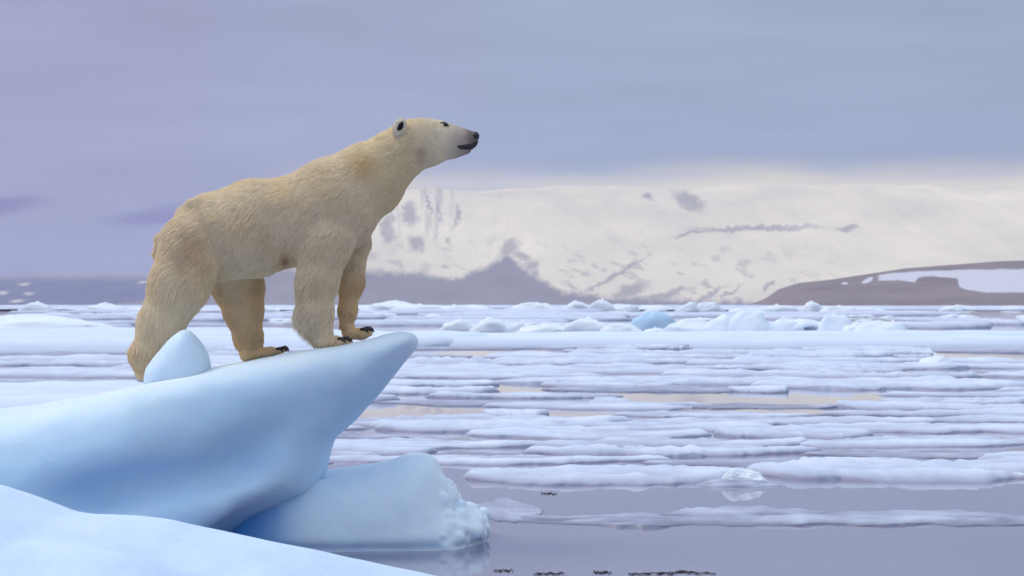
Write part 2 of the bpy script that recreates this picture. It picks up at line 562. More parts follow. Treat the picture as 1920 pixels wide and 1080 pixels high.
LEDGE_TOP = [(-420, 800), (-200, 795), (0, 773), (100, 759), (200, 739), (300, 716), (400, 692), (500, 671), (600, 658), (650, 650), (690, 640), (720, 631), (750, 624), (768, 623), (780, 630), (783, 643)]
LEDGE = LEDGE_TOP + [(770, 664), (745, 694), (700, 753), (655, 797), (626, 822), (619, 850), (611, 885), (588, 915), (535, 950), (470, 985), (430, 1020), (420, 1100), (-420, 1100)]
LP = [pxz(p) for p in LEDGE]


def pt(px, py, y):
    q = pxz((px, py)); return (q[0], y, q[1])


def ledge_sdf(X, Y, Z):
    x2, z2 = X[:, 0, :], Z[:, 0, :]
    d2 = poly_sdf(LP, x2, z2)[:, None, :]
    px = X * 300 + 960; py = 570 - (Z - CH) * 300
    top = np.interp(px[:, :1, :1], [p[0] for p in LEDGE_TOP[:-2]], [p[1] for p in LEDGE_TOP[:-2]])
    depth = np.clip((py - top) / 300, 0, 2)
    w = np.interp(px[:, :1, :1], [-400, 0, 300, 500, 600, 700, 760, 785], [1.4, 1.3, 1.12, 0.80, 0.62, 0.50, 0.46, 0.46])
    grow = np.interp(px[:, :1, :1], [-400, 100, 400, 560, 650], [0.35, 0.30, 0.18, -0.02, -0.45])
    w = w + grow * depth
    yc = D0 + np.interp(px[:, :1, :1], [-400, 0, 400, 800], [0.25, 0.15, 0.04, 0.0])
    lat = np.abs(Y - yc) - w
    d = smax(d2 - 0.004, lat, 0.34)
    # long melt hollow in the near face, and a softer one above it
    def ell(c, r, rot):
        cs, sn = math.cos(rot), math.sin(rot)
        dx, dy, dz = X - c[0], Y - c[1], Z - c[2]
        a = dx * cs + dz * sn; b = -dx * sn + dz * cs
        k = np.sqrt((a / r[0]) ** 2 + (dy / r[1]) ** 2 + (b / r[2]) ** 2)
        return (k - 1) * min(r)
    d = smax(d, -ell(pt(370, 868, D0 - 1.26), (0.70, 0.38, 0.16), 0.20), 0.11)
    d = smax(d, -ell(pt(560, 800, D0 - 0.86), (0.42, 0.22, 0.13), 0.60), 0.20)
    d = smax(d, -ell(pt(120, 800, D0 - 1.52), (0.7, 0.2, 0.10), 0.10), 0.2)
    d = smax(d, -ell(pt(500, 965, D0 - 0.75), (0.34, 0.45, 0.13), 0.42), 0.12)
    d = d + 0.026 * fbm(X * 1.8, Y * 2.2, Z * 3.6, 3, 51) + 0.008 * fbm(X * 5, Y * 5, Z * 9, 2, 52)
    return d


v, f = surface_nets(ledge_sdf, (-4.55, 10.2, -0.4), (-0.50, 13.9, 1.42), 0.03)
v = laplace(v, f, 3)
org = (-2.4, D0, 0.0)
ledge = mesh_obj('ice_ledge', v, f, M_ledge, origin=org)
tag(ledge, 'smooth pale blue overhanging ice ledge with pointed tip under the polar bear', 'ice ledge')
px_, py_ = v[:, 0] * 300 + 960, 570 - (v[:, 2] - CH) * 300
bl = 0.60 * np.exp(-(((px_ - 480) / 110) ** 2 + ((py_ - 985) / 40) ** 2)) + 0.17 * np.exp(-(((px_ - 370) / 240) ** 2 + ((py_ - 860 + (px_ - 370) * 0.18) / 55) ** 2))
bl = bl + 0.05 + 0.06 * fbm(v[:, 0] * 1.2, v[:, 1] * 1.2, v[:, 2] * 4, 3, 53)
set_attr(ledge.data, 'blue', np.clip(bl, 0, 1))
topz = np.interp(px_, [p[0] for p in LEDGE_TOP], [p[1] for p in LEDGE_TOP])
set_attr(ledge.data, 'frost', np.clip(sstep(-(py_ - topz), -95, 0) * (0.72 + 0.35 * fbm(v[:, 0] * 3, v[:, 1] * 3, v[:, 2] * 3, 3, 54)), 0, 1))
ledge_bvh = BVHTree.FromPolygons([Vector(p) for p in v], f.tolist())


# hump at the foot of the ledge
def lump_base(X, Y, Z):
    def ell(c, r, rot=0.0):
        cs, sn = math.cos(rot), math.sin(rot)
        dx, dy, dz = X - c[0], Y - c[1], Z - c[2]
        a = dx * cs + dz * sn; b = -dx * sn + dz * cs
        k = np.sqrt((a / r[0]) ** 2 + (dy / r[1]) ** 2 + (b / r[2]) ** 2)
        return (k - 1) * min(r) * 1.0
    px = X * 300 + 960; py = 570 - (Z - CH) * 300
    P = [(400, 925), (520, 900), (610, 890), (670, 880), (720, 868), (760, 856), (795, 855), (818, 868), (835, 895), (846, 925), (858, 945), (885, 955), (905, 975), (914, 1000), (918, 1022), (930, 1080), (930, 1110), (400, 1110)]
    d2 = poly_sdf([pxz(p) for p in P], X[:, 0, :], Z[:, 0, :])[:, None, :]
    w = np.interp(px[:, :1, :1], [400, 620, 780, 850, 920], [0.50, 0.50, 0.46, 0.40, 0.28])
    w = w + 0.30 * np.clip((py - 870) / 300, 0, 1)
    lat = np.abs(Y - (D0 + 0.22)) - w
    d = smax(d2 + 0.015, lat, 0.30)
    # crumbled, knobbly right-hand end
    m = sstep(px, 815, 850)
    d = d - m * 0.05 * (np.abs(vnoise(X * 7, Y * 7, Z * 7, 61)) - 0.4)
    d = d + 0.030 * fbm(X * 2.4, Y * 2.4, Z * 3, 4, 63)
    # melted in a little along the waterline
    d = d + 0.045 * np.exp(-((Z - 0.01) / 0.035) ** 2)
    return d


# crumbs of ice stuck all over the hump's seaward end
cand = np.stack([rng.uniform(830, 922, 9000), rng.uniform(D0 - 0.6, D0 + 0.7, 9000), rng.uniform(905, 1020, 9000)], 1)
cX = (cand[:, 0] - CX) / 300; cZ = CH + (570 - cand[:, 2]) / 300
cd = lump_base(cX[:, None, None], cand[:, 1][:, None, None], cZ[:, None, None])[:, 0, 0]
ok = np.where(np.abs(cd + 0.012) < 0.02)[0][:150]
CR = [(cX[k], cand[k, 1], cZ[k], rng.uniform(0.018, 0.050)) for k in ok]


def lump_sdf(X, Y, Z):
    d = lump_base(X, Y, Z)
    for (a, b, c_, r) in CR:
        i0 = np.searchsorted(X[:, 0, 0], a - r - 0.06); i1 = np.searchsorted(X[:, 0, 0], a + r + 0.06)
        sl = slice(i0, i1)
        e = np.sqrt((X[sl] - a) ** 2 + (Y[sl] - b) ** 2 + (Z[sl] - c_) ** 2) - r
        d[sl] = smin(d[sl], e, 0.012)
    return d


v, f = surface_nets(lump_sdf, (-1.95, 11.2, -0.3), (0.0, 13.3, 0.62), 0.016)
v = laplace(v, f, 1)
lump = mesh_obj('ice_hump', v, f, M_ledge, origin=(-0.8, D0 + 0.2, 0))
tag(lump, 'rounded white ice hump with crumbly end at the waterline below the ledge tip', 'ice hump')
px_, py_ = v[:, 0] * 300 + 960, 570 - (v[:, 2] - CH) * 300
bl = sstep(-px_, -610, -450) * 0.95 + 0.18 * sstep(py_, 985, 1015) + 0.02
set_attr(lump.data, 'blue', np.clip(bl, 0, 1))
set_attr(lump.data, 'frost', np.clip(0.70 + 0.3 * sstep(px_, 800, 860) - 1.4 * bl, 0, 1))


# egg-shaped nub of ice
def egg_sdf(X, Y, Z):
    c = pt(335, 672, D0 - 0.43)
    px = X * 300 + 960; py = 570 - (Z - CH) * 300
    P = [(275, 690), (290, 668), (318, 634), (338, 617), (350, 613), (362, 619), (382, 640), (393, 665), (394, 690), (385, 740), (280, 750), (272, 712)]
    d2 = poly_sdf([pxz(p, D0 - 0.43) for p in P], X[:, 0, :], Z[:, 0, :])[:, None, :]
    lat = np.abs(Y - c[1]) - 0.17 - 0.10 * np.clip((py - 620) / 100, 0, 1)
    return smax(d2 + 0.01, lat, 0.16) + 0.022 * fbm(X * 4, Y * 4, Z * 4, 3, 71)


v, f = surface_nets(egg_sdf, (-2.35, 11.1, 0.85), (-1.75, 12.1, 1.42), 0.015)
v = laplace(v, f, 4)
egg = mesh_obj('ice_boulder', v, f, M_ledge, origin=(-2.05, D0 - 0.43, 1.0))
tag(egg, "egg-shaped ice boulder beside the polar bear's rear foot", 'ice boulder')
set_attr(egg.data, 'blue', np.clip(0.10 + 0.30 * sstep(-v[:, 2], -1.25, -1.03), 0, 1))
set_attr(egg.data, 'frost', np.full(len(v), 0.6))

# snow bank in front
CB = [(-2200, 780), (-1200, 800), (-500, 850), (-100, 880), (0, 895), (60, 915), (140, 945), (210, 953), (330, 965), (480, 995), (600, 1020), (700, 1045), (860, 1082), (960, 1120), (1100, 1180), (1250, 1262), (1500, 1330)]
DB = 8.0
cbx = [(p[0] - CX) / F * DB for p in CB]; cbz = [CH + (HY - p[1]) / F * DB for p in CB]
nx, ny = 240, 130
xs = np.linspace(-7.0, 1.1, nx); ys = np.linspace(1.2, 9.6, ny)
Xb, Yb = np.meshgrid(xs, ys, indexing='ij')
kern = np.exp(-np.linspace(-2, 2, 9) ** 2); kern /= kern.sum()
cz = np.interp(xs, cbx, cbz)
Zb = np.repeat(cz[:, None], ny, 1)
Zb = Zb + 0.05 * np.clip(7.6 - Yb, 0, 3) * -0.6
Zb = Zb - 0.9 * np.clip(Yb - 8.0, 0, 5) ** 1.6 - 0.03 * np.clip(Yb - 7.2, 0, 0.8)
near = sstep(8.0 - Yb, 0.0, 0.8)
Zb = Zb + near * 0.11 * fbm(Xb * 1.1, Yb * 0.8, Xb * 0, 4, 81) - near * 0.07 + 0.012 * fbm(Xb * 4, Yb * 4, Xb * 0, 3, 82)
# a dent near the bottom
Zb = Zb - 0.10 * np.exp(-(((Xb + 1.15) / 0.10) ** 2 + ((Yb - 6.05) / 0.20) ** 2))
Zb = np.maximum(Zb, -0.5)
v = np.stack([Xb, Yb, Zb], -1).reshape(-1, 3)
ii, jj = np.meshgrid(np.arange(nx - 1), np.arange(ny - 1), indexing='ij')
a = (ii * ny + jj).ravel()
bank = mesh_obj('snow_bank', v, np.stack([a, a + ny, a + ny + 1, a + 1], 1), M_snow, origin=(-2, 7, 0))
tag(bank, 'bright white snow bank sloping down across the near corner below the ice ledge', 'snow bank')


# ------------------------------------------------------------------ floes
def floe(name, cx, cy, rx, ry, th, relief, seed, mat, label, group=None, cat='ice floe', nseg=84, rot=0.0, rscale=None):
    # a drawn-out plate: both shores wander on their own, ends taper
    nu, nvv = nseg + 30, 15
    u = np.linspace(-1, 1, nu)[:, None]
    vv = np.concatenate([[-1, -0.96], np.linspace(-0.9, 0.9, nvv - 4), [0.96, 1]])[None, :]
    tap = np.clip(1 - np.abs(u) ** 2.0, 0, 1) ** 0.85
    fr = np.full((nu, 1), seed * 1.31)
    fq = max(1.2, rx / ry * 0.9)
    n1 = fbm(u * fq, u * 0 + 5.5, fr, 5, seed, 0.6); n2 = fbm(u * fq + 31, u * 0 + 9.5, fr, 5, seed, 0.6)
    mid = 0.35 * ry * fbm(u * 1.3, u * 0, fr, 3, seed + 3)
    front_ = -ry * tap * np.clip(0.92 + 0.75 * n1, 0.12, 2); back_ = ry * tap * np.clip(0.92 + 0.75 * n2, 0.12, 2)
    cr, sr = math.cos(rot), math.sin(rot)
    lx = rx * u + 0 * vv
    ly = mid + np.where(vv < 0, -vv * front_, vv * back_)
    x = lx * cr - ly * sr; y = lx * sr + ly * cr
    rs = rscale or max(0.25, 0.28 * ry)
    nz = fbm((x + cx) / (rs * 3.2), (y + cy) / rs, np.full(x.shape, seed * 0.37), 4, 90, 0.55)
    hn = fbm((x + cx) / (rs * 0.9), (y + cy) / (rs * 0.4), np.full(x.shape, seed * 0.37), 3, 95)
    fall = (1 - np.abs(vv) ** 6) * np.clip((1 - np.abs(u)) * 12, 0, 1)
    z = (th + relief * 0.25) * (1.2 * fall - 0.2) + relief * (1.15 * nz + 0.5 * hn) * (0.6 + 0.4 * fall)
    z = np.where(z > 0, z, z * 0.6)
    z[:, 0] = -0.25; z[:, -1] = -0.25; z[0] = -0.25; z[-1] = -0.25
    wet = np.clip(1.0 - z / (th * 1.0 + 0.35 * relief), 0, 1)
    nvv = vv.shape[1]
    V = np.stack([x, y, z], -1).reshape(-1, 3)
    ii, jj = np.meshgrid(np.arange(nu - 1), np.arange(nvv - 1), indexing='ij')
    a0 = (ii * nvv + jj).ravel()
    o = mesh_obj(name, V, np.stack([a0, a0 + nvv, a0 + nvv + 1, a0 + 1], 1), mat)
    o.location = (cx, cy, 0)
    set_attr(o.data, 'wet', wet.ravel())
    return tag(o, label, cat, group)


def dof(py):          # distance of a point on the water seen at photo row py
    return F * CH / (py - HY)


def floe_px(px0, px1, py0, py1, th, relief, seed, label, mat=None, group=None, **kw):
    da, db = dof(py0), dof(py1)
    cy = 0.5 * (da + db); ry = abs(da - db) / 2
    cx = ((px0 + px1) / 2 - CX) / F * cy; rx = (px1 - px0) / 2 / F * cy
    return floe('ice_floe', cx, cy, rx, ry, th, relief, seed, mat or M_floe, label, group, **kw)


# floes one can single out
floe_px(900, 2050, 958, 992, 0.012, 0.045, 3, 'thin low floe lying alone in the open water nearest the camera', M_slush, nseg=90, rscale=0.25)
floe_px(860, 1420, 878, 914, 0.05, 0.06, 4, 'long snowy floe edging the open water behind the ice hump', nseg=80, rscale=0.3)
floe_px(1380, 2200, 868, 908, 0.05, 0.07, 5, 'long snowy floe edging the open water, right of the small floating snow lump', nseg=80, rscale=0.3)
floe_px(880, 1020, 935, 980, 0.008, 0.01, 9, 'small submerged turquoise shelf beside the crumbly ice hump', M_slush)
floe_px(-1300, 980, 622, 690, 0.30, 0.12, 11, "broad white floe behind the bear's legs", M_bright, nseg=90, rscale=3.0)
floe_px(300, 2900, 625, 656, 0.22, 0.12, 12, 'wide even floe in front of the ridge of broken ice blocks', M_bright, nseg=110, rscale=4.0)
floe_px(-900, 620, 716, 800, 0.12, 0.06, 14, 'pale floe showing left of the bear above the ice ledge', M_bright, nseg=80, rscale=1.0)

rows = 22
LEADS = [(1180, 1640, 738, 756), (1480, 1860, 724, 740), (1640, 2100, 808, 830), (1030, 1140, 772, 790), (940, 1010, 722, 736), (660, 900, 762, 782), (1300, 1500, 652, 664), (700, 1050, 655, 668), (1750, 2100, 665, 678)]
d = 17.6
ratio = (66.0 / 17.6) ** (1.0 / rows)
ordn = ['first', 'second', 'third', 'fourth', 'fifth', 'sixth', 'seventh', 'eighth', 'ninth', 'tenth', 'eleventh', 'twelfth', 'thirteenth', 'fourteenth', 'fifteenth', 'sixteenth', 'seventeenth', 'eighteenth', 'nineteenth', 'twentieth', 'twenty-first', 'twenty-second']
sd = 100
for r in range(rows):
    dc = d * ratio ** (r + 0.5)
    py = HY + F * CH / dc
    px = random.uniform(-260, -60); ord_i = 0
    while px < 2080:
        wpx = random.uniform(200, 900) * (0.8 + 0.4 * random.random())
        lead = [q for q in LEADS if q[2] <= py <= q[3]]
        inside = [q for q in lead if q[0] - 60 <= px < q[1]]
        if inside:
            px = inside[0][1]; continue
        ahead = [q for q in lead if px < q[0] < px + wpx]
        if ahead: wpx = ahead[0][0] - px
        gap = random.uniform(-120, 0) if random.random() > 0.2 else random.uniform(40, 200)
        mid = px + wpx / 2
        hidden = (px + wpx < 600 and py > 770) or (px + wpx < 560 and py > 690)
        if not hidden:
            sd += 1; ord_i += 1
            cy = dc * random.uniform(0.985, 1.015)
            ry = dc * random.uniform(0.024, 0.044)
            cx = (mid - CX) / F * cy; rx = wpx / 2 / F * cy
            thin = random.random() < 0.22
            floe('ice_floe', cx, cy, rx, ry, random.uniform(0.015, 0.035) * (0.3 if thin else 1) + 0.0005 * dc, random.uniform(0.04, 0.10) * (0.4 if thin else 1) * dc / 28, sd,
                 M_slush if thin else M_floe,
                 ('thin grey floe' if thin else 'low snowy floe') + ', ' + ordn[ord_i - 1] + ' from the left in the ' + ordn[r] + ' row beyond the open water',
                 'floes of the ' + ordn[r] + ' row of pack ice', rot=random.uniform(-0.06, 0.06), rscale=random.uniform(0.010, 0.02) * dc)
        px += wpx + gap

# flat floes behind the broken ridge
for k in range(34):
    py = random.choice([588, 592, 596, 600, 605, 610, 616]) + random.uniform(-2, 2)
    dc = dof(py)
    px = random.uniform(-200, 2100)
    if 560 > px > 180 and py > 601: continue
    if 840 > px > 680 and py > 604: continue
    sd += 1
    wpx = random.uniform(90, 330)
    floe('ice_floe', (px - CX) / F * dc, dc, wpx / F * dc, dc * random.uniform(0.03, 0.09), 0.25, 0.35 * dc / 200, sd, M_floe,
         'distant flat floe between the broken ridge and the horizon', 'distant flat floes', nseg=40, rscale=0.03 * dc)


# ------------------------------------------------------------------ ice chunks
def chunk_mesh(seed, angular=0.4, flat=0.0, n=26):
    """unit lump, x -1..1, z 0..1, uneven"""
    us = np.linspace(0, 2 * math.pi, n, endpoint=False)
    vs = np.linspace(-0.35, math.pi / 2, 13)
    r = np.random.default_rng(seed)
    planes = [(lambda q: q / np.linalg.norm(q))(np.array([r.normal(), r.normal(), abs(r.normal()) * 0.8])) for _ in range(9)]
    V = []
    for b in vs[:-1]:
        for a_ in us:
            p = np.array([math.cos(a_) * math.cos(b), math.sin(a_) * math.cos(b), math.sin(b)])
            rad = 1.0
            for q in planes:
                dp = p @ q
                if dp > 0.05: rad = min(rad, 1 * (1 - angular) + angular * (0.72 / dp))
            V.append(p * rad)
    V.append(np.array([0, 0, 1.0]))
    V = np.array(V)
    nn = 0.16 * fbm(V[:, 0] * 1.4 + seed, V[:, 1] * 1.4, V[:, 2] * 1.4, 3, seed) + 0.10 * vnoise(V[:, 0] * 5 + seed, V[:, 1] * 5, V[:, 2] * 5, seed)
    V = V * (1 + nn)[:, None]
    V[:, 2] /= V[:, 2].max()
    ex = max(abs(V[:, 0]).max(), 1e-6); V[:, 0] /= ex
    if flat: V[:, 2] = np.minimum(V[:, 2], 1 - flat * 0.3 * V[:, 0])
    Fc = []
    m = len(vs) - 1
    for i in range(n):
        j = (i + 1) % n
        for k in range(m - 1):
            Fc.append([k * n + i, k * n + j, (k + 1) * n + j, (k + 1) * n + i])
        Fc.append([(m - 1) * n + i, (m - 1) * n + j, len(V) - 1])
    me = bpy.data.meshes.new('ice_chunk')
    me.from_pydata(V.tolist(), [], Fc)
    me.update()
    me.polygons.foreach_set('use_smooth', np.ones(len(me.polygons), dtype=bool))
    set_attr(me, 'wet', np.clip(0.8 - V[:, 2] * 5, 0, 0.8) + np.clip(-nn * 2.5 - 0.2, 0, 0.5))
    return me


variants = [chunk_mesh(200 + k, 0.62 + 0.10 * (k % 4)) for k in range(12)]
for me in variants: me.materials.append(M_chunk)


def chunk(name, px0, px1, pyt, pyb, label, group, var=None, mat=None, deep=0.8, cat='ice block', ang=None):
    d = dof(pyb)
    if mat is not None:
        me = chunk_mesh(var if var else 300, ang if ang is not None else 0.2); me.materials.append(mat)
    else:
        me = variants[(var if var is not None else random.randrange(12)) % 12]
    o = bpy.data.objects.new(name, me)
    col.objects.link(o)
    wx = (px1 - px0) / 2 / F * d
    h = (pyb - pyt) / F * d
    o.location = (((px0 + px1) / 2 - CX) / F * d, d + wx * deep * 0.7, -0.03)
    o.scale = (wx, wx * deep, h)
    return tag(o, label, cat, group)


G1 = 'broken ice blocks piled along the ridge'
front = [
    (828, 892, 598, 622, 'low white ice block at the end of the ridge nearest the bear', 0),
    (880, 960, 596, 624, 'white ice block with a grey face, second in the ridge from the bear', 1),
    (938, 985, 604, 624, 'small dark-faced ice block, third in the ridge from the bear', 2),
    (972, 1068, 605, 625, 'low sloping ice block between the dark-faced block and the tall squarish one', 3),
    (1058, 1150, 594, 625, 'squarish pale ice block just left of the blue dome', 4),
    (1140, 1200, 608, 626, 'small low ice block touching the left foot of the blue dome', 5),
    (1255, 1330, 598, 627, 'white ice block touching the right foot of the blue dome', 6),
    (1315, 1400, 590, 627, 'tall rounded white ice block second right of the blue dome', 7),
    (1380, 1450, 583, 628, 'tallest white ice block in the ridge, near its middle', 8),
    (1440, 1500, 594, 628, 'white ice block left of the hollowed block', 9),
    (1535, 1600, 584, 628, 'tall white ice block just right of the hollowed block', 11),
    (1585, 1632, 603, 629, 'small white ice block between the tall block and the ridge end', 0),
    (1618, 1708, 602, 631, 'last low ice block at the ridge end under the brown headland', 2)]
for p in front:
    chunk('ice_block', p[0] - 16, p[1] + 16, p[2] - 3, p[3], p[4], G1, p[5], deep=0.5)
for k in range(26):
    px = 840 + k * 33 + random.uniform(-14, 14); w = random.uniform(14, 34); pyb = random.uniform(617, 627)
    chunk('ice_block', px - w, px + w, pyb - random.uniform(9, 22), pyb, 'small ice lump filling in among the larger blocks of the broken ridge', 'small lumps in the broken ridge', deep=0.6)
chunk('ice_dome', 1176, 1274, 582, 624, 'smooth bright blue ice dome in the ridge', None, 301, M_blue, 0.7, 'ice dome', 0.0)
# the hollowed block: an arch of ice over a dark opening
def hollow_sdf(X, Y, Z):
    n = fbm(X * 1.6, Y * 1.6, Z * 1.6, 3, 77)
    k = np.sqrt((X / 1.15) ** 2 + (Y / 0.8) ** 2 + (Z / 0.78) ** 2)
    d = (k - 1) * 0.7 + 0.10 * n
    a = (X * 0.95 + (Z - 0.15) * 0.3) / 0.85; b = (-X * 0.3 + (Z - 0.15) * 0.95 + 0.05) / 0.26
    h = (np.sqrt(a * a + b * b + ((Y + 0.75) / 0.75) ** 2) - 1) * 0.26
    return smax(d, -h, 0.06)
v, f = surface_nets(hollow_sdf, (-1.5, -1.2, -0.25), (1.5, 1.2, 1.1), 0.06)
dh = dof(628)
hb = mesh_obj('hollow_ice_block', v, f, M_chunk)
hb.location = ((1508 - CX) / F * dh, dh + 0.7, 0.0)
set_attr(hb.data, 'wet', np.clip(0.5 - v[:, 2] * 3, 0, 0.6))
tag(hb, 'ice block hollowed out by a dark slanting cave', 'ice block', G1)

G2 = 'far ice blocks along the horizon'
far = [(820, 880, 569, 584, 'far ice block standing left of the snow wedge under the mountain', 3), (968, 1046, 566, 584, 'long far ice block with a flat top left of the pointed one', 5),
       (1052, 1110, 563, 585, 'far ice block touching the pointed one on its left', 1), (1108, 1152, 558, 585, 'sharply pointed far ice block', 4), (1140, 1200, 569, 585, 'far ice block right of the pointed one', 2),
       (1274, 1316, 565, 586, 'far ice block left of the pale blue one at the horizon', 7), (1312, 1356, 565, 586, 'pale blue far ice block on the horizon behind the ridge', 8),
       (1424, 1492, 569, 586, 'far ice block under the tip of the brown headland', 9), (1508, 1540, 563, 586, 'lone squarish far ice block in front of the brown headland', 10),
       (1540, 1612, 571, 587, 'low far ice block right of the squarish one', 11), (40, 95, 563, 585, 'far pointed ice block left of the bear', 4), (165, 225, 566, 586, 'far ice block just left of the rear leg', 6),
       (690, 790, 562, 582, "far heaped ice block just right of the bear's front leg", 6), (740, 830, 568, 584, 'far low ice block beyond the tip of the ledge', 9)]
for p in far:
    chunk('ice_block', p[0] - 12, p[1] + 12, *p[2:5], G2, p[5], deep=0.5)
chunk('ice_mound', -160, 215, 588, 625, 'low smooth snowy ice mound left of the bear', None, 305, M_chunk, 0.5, 'ice mound', 0.0)
for k in range(110):
    pyb = random.choice([581, 583, 586, 590, 595, 601])
    px = random.uniform(-80, 2000)
    h = random.uniform(3, 9) * (1.25 if pyb < 587 else 0.8)
    w = random.uniform(12, 45)
    chunk('ice_block', px - w, px + w, pyb - h, pyb, 'small indistinct ice block in the jumbled pack near the horizon', 'small blocks jumbled near the horizon', deep=0.5)

# small snowy lump floating in the lead
chunk('snow_lump', 1345, 1452, 872, 911, 'small snow lump floating at the floe edge, mirrored in open water', None, 312, M_chunk, 0.6, 'snow lump', 0.55)
chunk('slush_heap', 1300, 1490, 890, 912, 'grey slush heap around the foot of the floating snow lump', None, 313, M_slush, 0.4, 'slush heap', 0.1)
chunk('ice_block', 1715, 1800, 658, 690, 'solitary little snow-capped block on the floes under the headland', None, 3, None, 0.7)
chunk('ice_block', 1893, 1935, 880, 897, 'tiny ice crumb at the floe edge near the picture border', None, 5, None, 0.7)


# dark floating scraps
def scrap(px0, px1, py, seed, label):
    d = dof(py)
    r = np.random.default_rng(seed)
    n = 14
    x = np.linspace(px0, px1, n); x = (x - CX) / F * d
    w = 0.003 + 0.011 * r.random(n) * np.sin(np.linspace(0.25, math.pi - 0.25, n))
    yo = 0.03 * r.normal(size=n)
    V = []; Fc = []
    for i in range(n):
        for a_ in range(6):
            t = a_ / 6 * 2 * math.pi
            V.append((x[i], d + yo[i] + 2.2 * w[i] * math.cos(t), 0.003 + 0.5 * w[i] * math.sin(t) + 0.004 * r.random()))
    for i in range(n - 1):
        for a_ in range(6):
            b = (a_ + 1) % 6
            Fc.append([i * 6 + a_, i * 6 + b, (i + 1) * 6 + b, (i + 1) * 6 + a_])
    Fc.append(list(range(5, -1, -1))); Fc.append([(n - 1) * 6 + k for k in range(6)])
    o = mesh_obj('floating_scrap', V, Fc, M_debris, origin=((px0 + px1) / 2 / F * d - CX / F * d, d, 0))
    tag(o, label, 'debris', 'dark scraps floating in the open water')


scrap(1014, 1044, 926, 1, 'dark floating scrap alone in open water beyond the thin floe')
scrap(924, 962, 1071, 2, 'dark floating scrap closest to the snow bank at the bottom edge')
scrap(1000, 1058, 1077, 3, 'faint dark floating scrap second from the snow bank')
scrap(1112, 1146, 1074, 4, 'short dark floating scrap in the middle of the bottom edge')
scrap(1178, 1262, 1076, 5, 'long dark floating scrap right of the short one')
scrap(1250, 1340, 1075, 6, 'longest dark floating scrap, farthest from the snow bank')


# ------------------------------------------------------------------ polar bear
def bp(px, py, y=0.0):
    q = pxz((px, py)); return np.array((q[0], D0 + y, q[1]))


def cone(X, Y, Z, a, b, ra, rb, sy=1.0):
    """tapered capsule, squeezed sideways by sy"""
    ym = 0.5 * (a[1] + b[1])
    ax, ay, az = a; bx_, by_, bz = b
    abx, aby, abz = bx_ - ax, (by_ - ay), bz - az
    L2 = abx * abx + aby * aby + abz * abz + 1e-12
    px, py, pz = X - ax, Y - ay, Z - az
    t = np.clip((px * abx + py * aby + pz * abz) / L2, 0, 1)
    dx = px - t * abx; dy = (py - t * aby) / sy; dz = pz - t * abz
    return np.sqrt(dx * dx + dy * dy + dz * dz) - (ra + t * (rb - ra))


SH = 6.0      # px taken off all round, for the fur to add back


def chain(X, Y, Z, pts, k=0.03, sh=SH):
    r = None
    for (a, b) in zip(pts[:-1], pts[1:]):
        sy = 0.5 * (a[4] + b[4])
        c_ = cone(X, Y, Z, bp(a[0], a[1], a[2]), bp(b[0], b[1], b[2]), (a[3] - sh) / 300, (b[3] - sh) / 300, sy)
        r = c_ if r is None else smin(r, c_, k)
    return r


NY, FY = -0.165, 0.165
TORSO = [(352, 456, 0, 52, 1.05), (406, 436, 0, 77, 1.05), (480, 424, 0, 89, 0.98), (560, 412, 0, 85, 1.0), (624, 383, 0, 91, 0.86)]
NECK = [(624, 384, 0, 90, 0.86), (690, 336, 0, 72, 0.80), (740, 294, 0, 54, 0.85), (775, 270, 0, 46, 0.88)]
HEAD = [(765, 268, 0, 41, 0.92), (795, 260, 0, 37, 0.95), (830, 260, 0, 31, 0.88)]
MUZ = [(822, 262, 0, 31, 0.85), (852, 264, 0, 26.5, 0.80), (873, 263, 0, 19.5, 0.85), (885, 260, 0, 12, 1.0)]
JAW = [(784, 294, 0, 23, 0.9), (806, 284, 0, 27, 0.85), (850, 281, 0, 15, 1.1), (873, 281, 0, 8.5, 1.4)]
HINDN = [(368, 462, NY + .04, 68, 0.76), (345, 533, NY, 58, 0.72), (311, 608, NY - .01, 44, 0.76), (279, 662, NY - .02, 27, 0.95), (276, 692, NY - .02, 17, 1.1)]
HFOOTN = [(276, 702, NY - .02, 15, 1.6), (330, 696, NY - .04, 12, 2.2), (352, 692, NY - .05, 9, 2.4)]
HINDF = [(405, 466, FY - .03, 62, 0.75), (436, 525, FY, 51, 0.72), (449, 580, FY, 40, 0.78), (459, 632, FY, 30, 0.88), (463, 652, FY, 27, 0.9)]
HFOOTF = [(457, 667, FY, 18, 1.5), (500, 661, FY - .01, 14, 2.1), (527, 658, FY - .02, 10.5, 2.4)]
FOREN = [(640, 398, NY + .06, 62, 0.62), (615, 455, NY, 53, 0.70), (601, 525, NY, 41, 0.80), (597, 580, NY + .01, 34, 0.90), (608, 625, NY + .02, 26, 1.0)]
FPAWN = [(614, 644, NY + .02, 21, 1.15), (638, 643, NY + .02, 17, 1.7), (654, 641, NY + .02, 12, 2.3)]
FOREF = [(650, 410, FY - .05, 48, 0.66), (660, 450, FY - .02, 34, 0.8), (655, 525, FY - .02, 27, 0.9), (648, 580, FY - .02, 20, 1.1), (646, 608, FY - .02, 19, 1.1)]
FPAWF = [(650, 625, FY - .02, 19, 1.3), (674, 627, FY - .02, 15, 1.8), (689, 625, FY - .02, 11.5, 2.3)]


